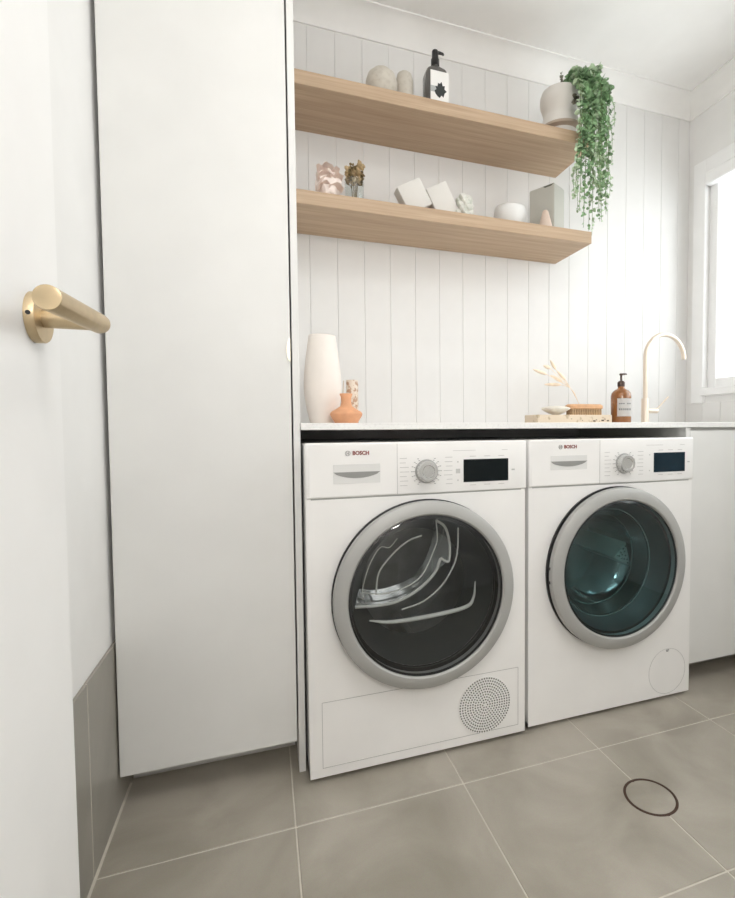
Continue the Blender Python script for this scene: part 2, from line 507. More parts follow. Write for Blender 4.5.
# ------------------------------------------------------------------ machines
WM, HM = .598, .845
def ring_front(bm, w, z0, z1, cx, cz, r, y, n=64):
    """front sheet with a round opening"""
    angs = sorted(set([2 * PI * k / n for k in range(n)] + [math.atan2(zz - cz, xx - cx) % (2 * PI) for xx in (0, w) for zz in (z0, z1)]))
    I, O = [], []
    for a in angs:
        c, s = math.cos(a), math.sin(a)
        t = min([(w - cx) / c if c > 1e-9 else 1e9, -cx / c if c < -1e-9 else 1e9, (z1 - cz) / s if s > 1e-9 else 1e9, (z0 - cz) / s if s < -1e-9 else 1e9])
        I.append(bm.verts.new((cx + r * c, y, cz + r * s))); O.append(bm.verts.new((cx + t * c, y, cz + t * s)))
    m = len(angs)
    for k in range(m):
        bm.faces.new((I[k], O[k], O[(k + 1) % m], I[(k + 1) % m]))
    return bm

def text_mesh(s, size, m, bold=0.0):
    cu_ = bpy.data.curves.new('t', 'FONT'); cu_.body = s; cu_.size = size; cu_.extrude = .0003; cu_.offset = bold
    cu_.align_x = 'LEFT'; cu_.align_y = 'CENTER'; cu_.resolution_u = 3
    o = bpy.data.objects.new('t', cu_); C.objects.link(o)
    bpy.context.view_layer.update()
    dg = bpy.context.evaluated_depsgraph_get()
    me = bpy.data.meshes.new_from_object(o.evaluated_get(dg))
    bpy.data.objects.remove(o); bpy.data.curves.remove(cu_)
    me.materials.clear(); me.materials.append(m)
    return me

def machine(name, label, x0, y0, spec):
    R = thing(name, label, 'dryer' if spec['kind'] == 'dryer' else 'washing machine', (x0, y0, 0))
    def P(nm, b, m, parent=None, smooth=False): return obj(nm, b, m, parent or R, smooth)
    cx, cz = spec['c']; hole = .196
    zs = .708
    # body: sides, top, back and the lower front sheet with a round opening
    b = new_bm()
    ring_front(b, WM, .012, zs - .0015, cx, cz, hole, 0)
    add_box(b, 0, .012, .0005, .57, .012, HM - .002); add_box(b, WM - .012, WM, .0005, .57, .012, HM - .002)
    add_box(b, .0005, WM - .0005, .002, .57, HM - .014, HM - .002); add_box(b, 0, WM, .558, .57, .012, HM - .002); add_box(b, 0, WM, .001, .57, .012, .022)
    P('body', b, M['appliance'])
    # control fascia with rounded edges
    b = new_bm(); add_box(b, -.001, WM + .003, -.004, .03, zs + .0015, HM, .004, 3)
    fas = P('control_panel', b, M['appliance'], smooth=True)
    b = new_bm(); add_box(b, .004, WM - .004, .001, .02, zs - .002, zs + .002); P('panel_gap', b, M['seam'])
    fy = -.0045
    dx = spec['seam']
    b = new_bm(); add_box(b, dx - .0005, dx + .0005, fy, -.003, zs + .004, HM - .004); P('drawer_seam', b, M['seam'])
    # drawer handle recess
    hx0, hx1, hz0, hz1 = spec['handle']
    dr = P('drawer_front', add_box(new_bm(), .008, dx - .003, fy + .0001, -.003, zs + .006, HM - .006, .0004, 1), M['appliance'])
    b = new_bm(); add_box(b, hx0, hx1, fy - .0004, fy + .001, hz0, hz1, .0003, 1); P('recess_plate', b, M['appliance_grey'], dr)
    b = new_bm()
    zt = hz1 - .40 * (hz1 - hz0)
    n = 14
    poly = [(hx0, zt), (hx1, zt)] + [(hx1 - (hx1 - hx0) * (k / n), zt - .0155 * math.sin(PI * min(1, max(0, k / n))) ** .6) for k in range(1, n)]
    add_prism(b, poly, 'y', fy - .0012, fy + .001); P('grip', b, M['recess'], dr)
    # lettering and round emblem
    lx, lz = spec['logo']
    t = obj('lettering', text_mesh('BOSCH', .0135, M['print_red'], .0005), None, R)
    t.rotation_euler = (PI / 2, 0, 0); t.location = (lx + .0115, fy - .0004, lz)
    wscale = spec['logow'] / t.dimensions.x; t.scale = (wscale, 1, 1)
    b = new_bm()
    for rr in (.0058,):
        pts = [(lx + rr * math.cos(2 * PI * k / 24), fy - .0004, lz + rr * math.sin(2 * PI * k / 24)) for k in range(25)]
        add_tube(b, pts, .0007, 5)
    for s in (-1, 1): add_box(b, lx + s * .0022 - .0006, lx + s * .0022 + .0006, fy - .001, fy, lz - .0042, lz + .0042)
    add_box(b, lx - .0022, lx + .0022, fy - .001, fy, lz - .0006, lz + .0006)
    P('emblem', b, M['print_grey'])
    # selector knob
    kx, kz = spec['knob']
    b = new_bm(); add_lathe(b, [(0, .0), (.0285, 0), (.0285, -.004), (.0262, -.017), (.0245, -.0195), (.017, -.0195), (.0155, -.0175), (0, -.0175)], 36, (kx, fy, kz), 'y')
    kn = P('knob', b, M['chrome'], smooth=True)
    b = new_bm(); add_lathe(b, [(0, .0), (.031, 0), (.031, -.0012), (0, -.0012)], 36, (kx, fy, kz), 'y'); P('knob_base', b, M['seam'])
    # programme ticks and tiny printed rows
    b = new_bm()
    for s in (-1, 1):
        for k in range(7):
            a = math.radians(-55 + 110 * k / 6)
            for q in range(2):
                r0 = .0345 + q * .0055
                px, pz = kx + s * r0 * math.cos(a), kz + r0 * math.sin(a)
                add_box(b, px - .0022, px + .0022, fy - .0003, fy, pz - .0008, pz + .0008)
    P('selector_marks', b, M['print_grey'])['kind'] = 'stuff'
    b = new_bm()
    for s in (-1, 1):
        for k in range(7):
            w = (.019, .016, .024, .025, .018, .022, .02)[k if s < 0 else 6 - k]
            xx = kx - .072 if s < 0 else kx + .072 - w
            pz = kz + .035 - .070 * k / 6
            add_box(b, xx, xx + w, fy - .0002, fy, pz - .0007, pz + .0007)
    d0, d1, d2, d3 = spec['display']
    for k in range(3):
        for zz in (d3 + .008, d2 - .008):
            xx = d0 + .018 + k * (d1 - d0 - .04) / 2.2
            add_box(b, xx, xx + .018, fy - .0002, fy, zz - .0007, zz + .0007)
    add_box(b, d0 - .03, d0 + .035, fy - .0002, fy, d3 + .0235, d3 + .0245)
    add_box(b, d1 - .02, d1 - .002, fy - .0002, fy, d3 + .0235, d3 + .0245)
    for zz in (d3 - .006, d2 + .006): add_box(b, d0 - .018, d0 - .0145, fy - .0002, fy, zz - .0018, zz + .0018)
    add_box(b, d1 + .010, d1 + .020, fy - .0002, fy, (d2 + d3) / 2 - .003, (d2 + d3) / 2 + .001)
    add_box(b, d0 - .022, d0 - .010, fy - .0002, fy, (d2 + d3) / 2 - .006, (d2 + d3) / 2 + .006) if spec['kind'] == 'dryer' else None
    P('printed_markings', b, M['print_light'])['kind'] = 'stuff'
    b = new_bm(); add_box(b, d0, d1, fy - .0008, fy + .001, d2, d3, .0004, 1); P('display', b, M[spec['disp']])
    # porthole door: black ring coloured in as the gap shadow, silver ring, smoked glass
    b = new_bm(); add_lathe(b, [(hole, -.0005), (.2455, -.0005), (.2455, -.006), (.2405, -.007), (.2405, -.013), (hole, -.013)], 72, (cx, 0, cz), 'y', cap=False); P('door_gap_shade', b, M['black'], smooth=True)
    g_r = spec['glass_r']
    b = new_bm()
    add_lathe(b, [(.2405, -.012), (.2437, -.016), (.2437, -.029), (.2428, -.0325), (.240, -.0345), (g_r + .012, -.0405), (g_r + .004, -.0405), (g_r, -.037), (g_r - .001, -.030), (g_r - .003, -.014), (.2405, -.012)], 96, (cx, 0, cz), 'y', cap=False)
    dring = P('door_ring', b, M['silver'], smooth=True)
    b = new_bm(); add_lathe(b, [(g_r - .0005, -.0345), (g_r * .985, -.0365), (g_r * .8, -.0395), (g_r * .5, -.042), (g_r * .2, -.0432), (0, -.0434)], 96, (cx, 0, cz), 'y', cap=False)
    P('door_glass', b, M[spec['glass']], smooth='all')
    b = new_bm(); add_lathe(b, [(g_r - .001, -.0352), (g_r - .006, -.0358), (g_r - .0065, -.0330), (g_r - .001, -.0325), (g_r - .001, -.0352)], 96, (cx, 0, cz), 'y', cap=False)
    P('glass_border', b, M['black'], smooth=True)
    # throat and drum behind the door
    b = new_bm(); add_lathe(b, spec['throat'], 64, (cx, 0, cz), 'y', cap=False); P('drum_throat', b, M['throat'], smooth=True)
    b = new_bm(); add_lathe(b, [(.15, .1), (.235, .105), (.235, .40), (.06, .43), (0, .43)], 64, (cx, 0, cz), 'y', cap=False)
    dm = P('drum', b, M['drum'], smooth=True)
    for k in range(3):
        a = 2 * PI * k / 3 + spec['lift']
        b = new_bm()
        u = Vector((math.cos(a), 0, math.sin(a))); w = Vector((-math.sin(a), 0, math.cos(a))); c0 = Vector((cx, 0, cz))
        A_, B_ = [], []
        for (rr, ww) in ((.238, .035), (.205, .018), (.19, .008), (.19, -.008), (.205, -.018), (.238, -.035)):
            A_.append(b.verts.new(c0 + u * rr + w * ww + Vector((0, .115, 0)))); B_.append(b.verts.new(c0 + u * rr + w * ww + Vector((0, .39, 0))))
        for q in range(5): b.faces.new((A_[q], A_[q + 1], B_[q + 1], B_[q]))
        b.faces.new(A_); b.faces.new(B_)
        bmesh.ops.recalc_face_normals(b, faces=b.faces[:])
        P('drum_lifter', b, M['drum'], dm)
    for fx in (.05, WM - .05):
        for fyy in (.06, .52):
            b = new_bm(); add_lathe(b, [(0, 0), (.02, 0), (.02, .006), (.010, .007), (.010, .0135), (0, .0135)], 14, (fx, fyy, 0), 'z')
            P('foot', b, M['black'], smooth=True)
    return R, P

M['appliance_grey'] = plain('drawer_recess_plate', (.70, .70, .69), .4)
M['print_light'] = plain('printed_light_grey', (.52, .52, .51), .6)

dry, P = machine('tumble_dryer', 'white tumble dryer with round perforated vent, between the tall cupboard and washing machine', 0, 0,
    dict(kind='dryer', c=(.302, .450), seam=.2275, handle=(.066, .183, .744, .792), logo=(.102, .819), logow=.041, knob=(.306, .768),
         display=(.410, .543, .735, .796), disp='display', glass_r=.2085, glass='dryer_glass', lift=.6, throat=[(.203, -.012), (.190, .03), (.150, .10)]))
# lower service flap outline
b = new_bm(); fl = (.031, .576, .035, .201)
for bx in ((fl[0], fl[1], fl[3] - .0006, fl[3] + .0006), (fl[0], fl[1], fl[2] - .0006, fl[2] + .0006), (fl[0] - .0006, fl[0] + .0006, fl[2], fl[3]), (fl[1] - .0006, fl[1] + .0006, fl[2], fl[3])):
    add_box(b, bx[0], bx[1], -.0006, .001, bx[2], bx[3])
P('flap_seam', b, M['seam'])
b = new_bm(); add_lathe(b, [(0, -.0004), (.079, -.0004), (.0785, -.0022), (0, -.0026)], 48, (.4725, 0, .1125), 'y')
gr = P('vent_grille', b, M['appliance'], smooth=True)
b = new_bm()
nr = 10
for i in range(1, nr + 1):
    rr = .0745 * i / nr
    cnt = max(6, int(round(2 * PI * rr / .0074)))
    for k in range(cnt):
        a = 2 * PI * k / cnt
        add_lathe(b, [(.00235, -.0002), (.00235, -.0030), (0, -.0030)], 6, (.4725 + rr * math.cos(a), 0, .1125 + rr * math.sin(a)), 'y', cap=False)
o = P('vent_holes', b, M['vent'] if 'vent' in M else M['appliance_dark'], gr); o['kind'] = 'stuff'
# curved clear shield between the reflection tubes
ca = smooth_path([(px, .020, pz) for px, pz in [(.118, .427), (.172, .424), (.229, .429), (.287, .454), (.332, .493), (.372, .521), (.375, .568), (.363, .613), (.337, .635)]], 6)
cb_ = smooth_path([(px, .045, pz) for px, pz in [(.135, .463), (.170, .455), (.215, .458), (.265, .472), (.300, .498), (.322, .535), (.333, .565), (.340, .600), (.337, .632)]], 6)
b = new_bm(); va = [b.verts.new(p) for p in ca]; vb = [b.verts.new(p) for p in cb_]
for k in range(len(va) - 1): b.faces.new((va[k], va[k + 1], vb[k + 1], vb[k]))
P('inner_shield', b, M['bowl_glass'], smooth='all')
# pale tubes stand in for glass-edge reflections behind the smoked glass
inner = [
    ('glass_edge_glint', [(.118, .427), (.172, .424), (.229, .429), (.287, .454), (.332, .493), (.349, .531)], .0042),
    ('glass_edge_glint', [(.349, .531), (.372, .521), (.375, .568), (.363, .613), (.337, .635)], .0036),
    ('glass_edge_glint', [(.135, .463), (.186, .453), (.243, .461), (.295, .489), (.329, .551), (.340, .585), (.337, .632)], .0018),
    ('glass_edge_glint', [(.141, .443), (.138, .471), (.156, .531), (.184, .574), (.209, .572), (.230, .594)], .0014),
    ('glass_edge_glint', [(.172, .453), (.180, .508), (.216, .553), (.259, .585), (.296, .596)], .0024),
    ('glass_edge_glint', [(.400, .610), (.398, .55), (.385, .505), (.35, .455), (.30, .42), (.24, .405)], .0022),
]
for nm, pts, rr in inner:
    b = new_bm(); add_tube(b, smooth_path([(px, .012, pz) for px, pz in pts], 5), rr, 8); P(nm, b, M['sill_and_glint'], smooth=True)
b = new_bm()
pth = smooth_path([(px, .010, pz) for px, pz in [(.154, .388), (.214, .377), (.324, .379), (.420, .390), (.444, .414), (.449, .458)]], 6)
add_tube(b, pth, [.0015 + .0045 * math.sin(PI * min(1, k / (len(pth) - 1)) ** .8) for k in range(len(pth))], 10)
P('lint_sill', b, M['sill_and_glint'], smooth=True)

wash, P = machine('washing_machine', 'white front-loading washing machine with a teal-tinted round door, beside the dryer', .6156, .011,
    dict(kind='washer', c=(.301, .455), seam=.2385, handle=(.069, .193, .757, .798), logo=(.102, .823), logow=.043, knob=(.327, .769),
         display=(.440, .564, .738, .799), disp='display_blue', glass_r=.2065, glass='washer_glass', lift=.15, throat=[(.2015, -.012), (.172, .045), (.168, .047), (.150, .10)]))
# glass bowl of the door, bright edge rings
cx, cz = .301, .455
b = new_bm(); add_lathe(b, [(.166, .049), (.150, .088), (.135, .115), (.110, .132), (.06, .140), (0, .142)], 56, (cx, 0, cz), 'y', cap=False)
bw = P('door_bowl', b, M['bowl_glass'], smooth='all')
for rr, yy, tt in ((.171, .045, .0020), (.149, .098, .0020)):
    b = new_bm(); add_lathe(b, [(rr + tt * math.cos(2 * PI * k / 8), yy + tt * math.sin(2 * PI * k / 8)) for k in range(9)], 64, (cx, 0, cz), 'y', cap=False)
    P('bowl_edge', b, M['chrome'], bw, smooth=True)
b = new_bm(); add_prism(b, [(.416, .434), (.466, .482), (.487, .395)], 'y', .150, .41); lf = P('perforated_lifter', b, M['lifter'])
b = new_bm()
for (hx, hz) in ((.440, .436), (.452, .440), (.462, .450), (.446, .448), (.456, .460), (.466, .436), (.460, .424), (.450, .426), (.472, .422), (.466, .468), (.433, .438), (.475, .410)):
    add_lathe(b, [(.0028, .151), (.0028, .1492), (0, .1492)], 8, (hx, 0, hz), 'y', cap=False)
P('lifter_holes', b, M['black'], lf)['kind'] = 'stuff'
# pump filter flap and its tiny mark
b = new_bm()
fc, fr_ = (.5075, .092), .0735
add_tube(b, [(fc[0] + fr_ * math.cos(2 * PI * k / 48), -.0002, fc[1] + fr_ * math.sin(2 * PI * k / 48)) for k in range(49)], .0007, 4)
P('filter_flap_seam', b, M['print_light'])
b = new_bm(); add_box(b, .5015, .5145, -.0006, .0005, .159, .1625); add_box(b, .5025, .5115, -.0006, .0005, .1555, .158); P('flap_mark', b, M['print_grey'])
for zz in (.475, .435):
    b = new_bm(); add_box(b, cx - .2445, cx - .2395, -.022, -.014, zz - .004, zz + .004); P('hinge_clip', b, M['black'])

# ------------------------------------------------------------------ upper shelf
Z1 = 1.990
b = new_bm(); add_lathe(b, [(0, 0), (.030, 0), (.044, .018), (.0535, .05), (.0540, .068), (.047, .092), (.031, .108), (.012, .115), (.006, .118), (0, .118)], 40)
tag(obj('round_vase', b, M['beige'], smooth='all', loc=(.312, .48, Z1)), 'round squat beige stoneware vase on the top shelf', 'vase')
b = new_bm(); add_lathe(b, [(0, 0), (.025, 0), (.029, .01), (.031, .07), (.0305, .108), (.025, .128), (.015, .136), (0, .138)], 32)
tag(obj('capsule_vase', b, M['beige'], smooth='all', loc=(.399, .50, Z1)), 'narrow rounded beige stoneware vase beside the round vase', 'vase')

def super_ring(w, d, k, n=32, e=4.0):
    out = []
    for i in range(n):
        a = 2 * PI * i / n
        c, s = math.cos(a), math.sin(a)
        out.append((w * math.copysign(abs(c) ** (2 / e), c), d * math.copysign(abs(s) ** (2 / e), s), k))
    return out
def loft(b, rings):
    R_ = [[b.verts.new(p) for p in r_] for r_ in rings]
    n = len(R_[0])
    for a, c in zip(R_, R_[1:]):
        for k in range(n): b.faces.new((a[k], a[(k + 1) % n], c[(k + 1) % n], c[k]))
    b.faces.new(R_[0]); b.faces.new(R_[-1])
    bmesh.ops.recalc_face_normals(b, faces=b.faces[:])
    return b
bt = thing('soap_bottle', 'smoky dark pump bottle with a white label on the top shelf', 'bottle', (.507, .482, Z1))
b = new_bm(); loft(b, [super_ring(.038, .032, 0), super_ring(.041, .036, .004), super_ring(.041, .036, .132), super_ring(.036, .031, .147), super_ring(.020, .020, .160, e=3), super_ring(.012, .012, .166, e=2), super_ring(.012, .012, .172, e=2)])
obj('body', b, M['bottle_dark'], bt, True)
b = new_bm(); add_box(b, -.030, .037, -.0372, -.0355, .006, .131, .0004, 1); lb = obj('label', b, M['label'], bt)
b = new_bm()
blot = [(-.012, .03), (-.004, .022), (.003, .018), (.010, .028), (.017, .022), (.021, .036), (.029, .044), (.021, .050), (.022, .062), (.014, .060), (.010, .074), (.004, .066), (-.003, .068), (-.005, .056), (-.013, .056), (-.009, .046), (-.016, .040)]
add_prism(b, [(u, v + .022) for u, v in blot], 'y', -.0380, -.0370); obj('printed_motif', b, M['ink'], lb)
b = new_bm(); add_box(b, -.030, -.006, -.0376, -.0370, .058, .078); obj('printed_wash', b, M['ink_grey'], lb)
b = new_bm(); add_lathe(b, [(0, 0), (.015, 0), (.015, .022), (.012, .026), (.0115, .050), (.010, .053), (0, .053)], 20, (0, 0, .171)); pp = obj('pump', b, M['black'], bt, True)
b = new_bm(); add_tube(b, [(0, 0, .219), (.016, -.002, .2195), (.028, -.004, .217), (.030, -.004, .213)], [.0065, .0055, .0045, .0035], 10); obj('spout', b, M['black'], pp, True)

pt = thing('plant_pot', 'hourglass-shaped pale ceramic plant pot on the end of the top shelf', 'plant pot', (1.034, .50, Z1))
b = new_bm(); add_lathe(b, [(0.0551, 0.0000), (0.0608, 0.0097), (0.0636, 0.0365), (0.0665, 0.0421)], 48, cap=False); b2 = b
obj('foot', b, M['pot'], pt, True)
b = new_bm(); add_lathe(b, [(0.0655, 0.0405), (0.0826, 0.0470), (0.0841, 0.0510), (0.0831, 0.0559)], 48, cap=False); obj('shaded_band', b, M['taupe'], pt, True)  # taupe colour puts the shade under the flange into the band
b = new_bm(); add_lathe(b, [(0.0828, 0.0555), (0.0760, 0.0745), (0.0674, 0.0956), (0.0651, 0.1085), (0.0684, 0.1255), (0.0760, 0.1458), (0.0789, 0.1620), (0.0779, 0.1798), (0.0731, 0.1944), (0.0703, 0.1964), (0.0674, 0.1944), (0.0703, 0.1782), (0.0000, 0.1741)], 48, cap=False); obj('bowl', b, M['pot'], pt, True)

# trailing plant: strands with many small leaves
pr = thing('trailing_plant', 'trailing green vine spilling over the end of the top shelf', 'plant', (1.060, .465, 2.182))
def leaf(b, p, d, up, size):
    d = d.normalized(); s = d.cross(up)
    if s.length < 1e-3: s = d.cross(Vector((1, 0, 0)))
    s.normalize(); nrm = s.cross(d)
    L_, w = size, size * .42
    v = [p, p + d * L_ * .35 + s * w + nrm * size * .10, p + d * L_ * .75 + s * w * .8 + nrm * size * .05, p + d * L_, p + d * L_ * .75 - s * w * .8 + nrm * size * .05, p + d * L_ * .35 - s * w + nrm * size * .10, p + d * L_ * .5 - nrm * size * .05]
    q = [b.verts.new(x) for x in v]
    for a, c in ((0, 1), (1, 2), (2, 3), (3, 4), (4, 5), (5, 0)): b.faces.new((q[a], q[c], q[6]))
rnd = random.Random(3)
def strand(pts, size, dens, mats, taper=.5):
    path = smooth_path([Vector(p) - Vector((1.075, .465, 2.23)) for p in pts], 8)
    b = new_bm(); n = len(path)
    add_tube(b, path, [.0016 * (1 - .6 * k / n) for k in range(n)], 5)
    s = obj('vine_stem', b, M['stem'], pr, True)
    lb_ = new_bm()
    for k in range(n - 1):
        for _ in range(dens):
            t = rnd.random(); p = path[k].lerp(path[k + 1], t)
            fr = (k + t) / n
            ax = (path[k + 1] - path[k]).normalized()
            dv = Vector((rnd.uniform(-1, 1), rnd.uniform(-1, 1), rnd.uniform(-.8, .6))) + ax * .5
            leaf(lb_, p, dv, Vector((rnd.uniform(-1, 1), rnd.uniform(-1, 1), rnd.uniform(-.3, 1))), size * (1 - taper * fr) * rnd.uniform(.7, 1.25))
    f = obj('foliage', lb_, mats, s, False); f['kind'] = 'stuff'
# crown above and around the pot rim
for (dx_, dz, dy) in ((.02, .06, -.03), (.05, .055, -.05), (.085, .045, -.04), (.07, .03, -.07), (.11, .02, -.06), (.03, .03, -.06), (.0, .045, -.02), (.09, .06, -.07)):
    strand([(1.06, .47, 2.215), (1.06 + dx_ * .6, .465 + dy * .5, 2.23 + dz * .7), (1.06 + dx_, .465 + dy, 2.23 + dz)], .030, 4, M['leaf'] if dz < .05 else M['leaf_pale'], .3)
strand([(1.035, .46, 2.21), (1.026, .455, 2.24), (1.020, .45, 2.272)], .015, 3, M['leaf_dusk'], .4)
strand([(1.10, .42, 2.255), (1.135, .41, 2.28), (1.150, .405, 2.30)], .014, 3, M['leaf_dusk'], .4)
strand([(1.12, .42, 2.215), (1.165, .41, 2.225), (1.198, .405, 2.215)], .017, 3, M['leaf_pale'], .4)
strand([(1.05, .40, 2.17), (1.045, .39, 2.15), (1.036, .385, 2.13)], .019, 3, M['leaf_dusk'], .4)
ends = [(1.075, 1.80), (1.09, 1.72), (1.105, 1.655), (1.125, 1.66), (1.14, 1.63), (1.155, 1.70), (1.165, 1.68), (1.18, 1.76), (1.195, 1.80), (1.205, 1.74), (1.065, 1.76), (1.10, 1.70), (1.13, 1.74), (1.15, 1.78), (1.085, 1.86), (1.12, 1.84), (1.16, 1.88), (1.215, 1.86), (1.10, 1.92), (1.14, 1.93), (1.175, 1.95)]
for i, (ex, ez) in enumerate(ends):
    y = rnd.uniform(.335, .368) if ex < 1.21 else rnd.uniform(.36, .46)
    mx_ = 1.075 + (ex - 1.06) * .75
    ex -= .048; mx_ = 1.035 + (ex - 1.012) * .85; ez += .012
    strand([(1.07, .455, 2.225), (1.075 + .2 * (ex - 1.08), .42, 2.245), (mx_, y + .01, 2.20), (mx_, y, 2.10), ((mx_ + ex) / 2, y, (2.10 + ez) / 2), (ex, y, ez)],
           .029, 2 if i < 14 else 3, (M['leaf'], M['leaf_pale'], M['leaf'])[i % 3], .55)
for ex, z0, z1 in ((1.165, 1.99, 1.86), (1.180, 2.05, 1.92), (1.135, 1.80, 1.70), (1.015, 1.87, 1.77), (1.172, 1.90, 1.80), (1.03, 1.92, 1.72), (1.155, 1.84, 1.73), (1.19, 2.14, 2.06)):
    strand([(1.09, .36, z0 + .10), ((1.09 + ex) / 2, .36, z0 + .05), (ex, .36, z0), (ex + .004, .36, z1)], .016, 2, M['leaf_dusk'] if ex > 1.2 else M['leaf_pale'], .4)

# ------------------------------------------------------------------ lower shelf
Z2 = 1.627
# ruffled pale pink rosette
pk = thing('pink_rosette', 'pale pink ruffled stone rosette at the left end of the lower shelf', 'ornament', (.125, .47, Z2))
b = new_bm()
rn = random.Random(5)
core = bmesh.ops.create_icosphere(b, subdivisions=3, radius=.045)
for v in core['verts']:
    d = v.co.normalized()
    k = 1 + .10 * math.sin(9 * d.x + 3 * d.z) + .08 * math.sin(11 * d.z + 5 * d.y)
    v.co = Vector((d.x * .044 * k, d.y * .035 * k, d.z * .055 * k + .062))
obj('core', b, M['pink'], pk, True)
for i in range(9):
    a = rn.uniform(0, 2 * PI); 
    b = new_bm()
    n = 9
    ox, oz, tilt = rn.uniform(-.028, .028), rn.uniform(.03, .09), rn.uniform(-.7, .7)
    A_, B_ = [], []
    for k in range(n):
        t = k / (n - 1) * 2 - 1
        px = ox + t * .026 * math.cos(tilt) ; pz = oz + t * .026 * math.sin(tilt) + .012 * (1 - t * t)
        yy = -.040 - .006 * math.sin(5 * t + i)
        pz = max(.003, min(.130, pz)); px = max(-.046, min(.046, px))
        A_.append(b.verts.new((px, yy, pz + .008))); B_.append(b.verts.new((px * .9, -.018, pz * .96)))
    for k in range(n - 1): b.faces.new((A_[k], A_[k + 1], B_[k + 1], B_[k]))
    bmesh.ops.solidify(b, geom=b.faces[:], thickness=.006)
    bmesh.ops.recalc_face_normals(b, faces=b.faces[:])
    obj('petal', b, M['pink'], pk, True)

gv = thing('dried_flower_glass', 'small clear glass holding dried golden brown flowers on the lower shelf', 'vase', (.212, .47, Z2))
b = new_bm(); add_lathe(b, [(0, 0), (.024, 0), (.030, .02), (.033, .085), (.0322, .085), (.029, .02), (.023, .004), (0, .004)], 32, cap=False); obj('glass', b, M['clear_glass'], gv, True)
rn = random.Random(9)
for i in range(9):
    a = 2 * PI * i / 9 + rn.uniform(-.2, .2); sp_ = rn.uniform(.3, 1)
    tip = Vector((.030 * sp_ * math.cos(a), .03 * sp_ * math.sin(a), rn.uniform(.105, .150)))
    b = new_bm(); add_tube(b, [(.006 * math.cos(a), .006 * math.sin(a), .006), (tip.x * .6, tip.y * .6, .07), tip], .0014, 5)
    sm = obj('dried_stem', b, M['dried_dark'], gv, True)
    b = new_bm()
    for k in range(30):
        dv = Vector((rn.uniform(-1, 1), rn.uniform(-1, 1), rn.uniform(-.6, 1)))
        leaf(b, tip + dv * .004 - Vector((0, 0, rn.uniform(0, .035))), dv, Vector((rn.random(), rn.random(), rn.random())), rn.uniform(.010, .018))
    f = obj('dried_petals', b, M['dried'] if i % 3 else M['dried_dark'], sm); f['kind'] = 'stuff'

# two chalky white slabs leaning over
def slab(name, x, y, w, h, t, lean, mat, lab):
    b = new_bm(); add_box(b, 0, w, 0, t, 0, h, .005, 2)
    m4 = Matrix.Rotation(lean, 4, 'Y')
    for v in b.verts: v.co = m4 @ v.co
    mz = min(v.co.z for v in b.verts)
    for v in b.verts: v.co.z -= mz
    return tag(obj(name, b, mat, smooth=True, loc=(x, y, Z2)), lab, 'ornament')
slab('leaning_block', .405, .46, .095, .098, .05, -.52, M['ornament'], 'chalk white block tilted over on the lower shelf, nearer the dried flowers')
slab('leaning_block', .512, .46, .085, .108, .05, -.48, M['ornament'], 'chalk white block tilted over on the lower shelf, nearer the white bowl')
b = new_bm(); rn = random.Random(2)
for i in range(22):
    a = i * 2.4
    c = Vector((.026 * math.cos(a) * (1 - i / 60), .016 * math.sin(a), .016 + .0034 * i))
    ic = bmesh.ops.create_icosphere(b, subdivisions=2, radius=.0145)
    for v in ic['verts']: v.co = v.co * (1 + .15 * math.sin(v.co.x * 400) * math.sin(v.co.z * 300)) + c
mz = min(v.co.z for v in b.verts)
for v in b.verts: v.co.z -= mz
tag(obj('coral_piece', b, M['ornament_green'], smooth=True, loc=(.612, .47, Z2)), 'knobbly pale grey-green coral lump beside the tilted white blocks', 'ornament')
b = new_bm(); add_lathe(b, [(0, 0), (.028, 0), (.045, .015), (.056, .040), (.0600, .062), (.0585, .082), (.056, .088), (.0535, .085), (.055, .065), (.05, .045), (.035, .022), (0, .018)], 40, cap=False)
tag(obj('white_bowl', b, M['bowl'], smooth='all', loc=(.812, .50, Z2)), 'small rounded white ceramic bowl on the lower shelf', 'bowl')
gb = thing('grey_box', 'upright grey box near the right end of the lower shelf', 'box', (.985, .518, Z2))
gb.rotation_euler = (0, 0, .5)
b = new_bm(); add_box(b, -.040, .040, -.055, .055, 0, .188, .002, 1); obj('sleeve', b, M['greybox'], gb)
b = new_bm(); add_box(b, -.038, .038, -.053, .053, .1875, .1905, .001, 1); obj('lid', b, M['greybox'], gb)
b = new_bm(); add_prism(b, [(-.053, .1882), (-.005, .1882), (-.015, .1815), (-.042, .1815)], 'x', -.0406, -.039); obj('finger_notch', b, M['greybox_dark'], gb)
b = new_bm(); add_lathe(b, [(0, 0), (.026, 0), (.027, .003), (.011, .062), (.007, .068), (0, .070)], 24)
tag(obj('wooden_cone', b, M['cone'], smooth=True, loc=(.925, .43, Z2)), 'tiny blush-coloured cone standing in front of the grey box', 'ornament')

# ------------------------------------------------------------------ worktop
Z3 = .8945
b = new_bm(); add_lathe(b, [(0, 0), (.040, 0), (.0425, .006), (.052, .05), (.0590, .095), (.0605, .125), (.0585, .165), (.053, .215), (.0465, .262), (.0435, .284), (.0425, .2875), (.0405, .285), (.045, .25), (.05, .2), (.0, .19)], 48, cap=False)
tag(obj('tall_vase', b, M['vase_white'], smooth='all', loc=(.093, .43, Z3)), 'tall matte white ceramic vase on the worktop', 'vase')
tv = thing('bud_vase', 'small squat terracotta bud vase in front of the tall white vase', 'vase', (.155, .345, Z3))
b = new_bm(); add_lathe(b, [(0, 0), (.033, 0), (.036, .004), (.049, .026), (.0505, .032), (.047, .038), (.030, .048), (.019, .056), (.0155, .068), (.0165, .084), (.020, .093), (.0195, .0955), (.016, .094), (.012, .08), (0, .075)], 40, cap=False); obj('body', b, M['terracotta'], tv, True)
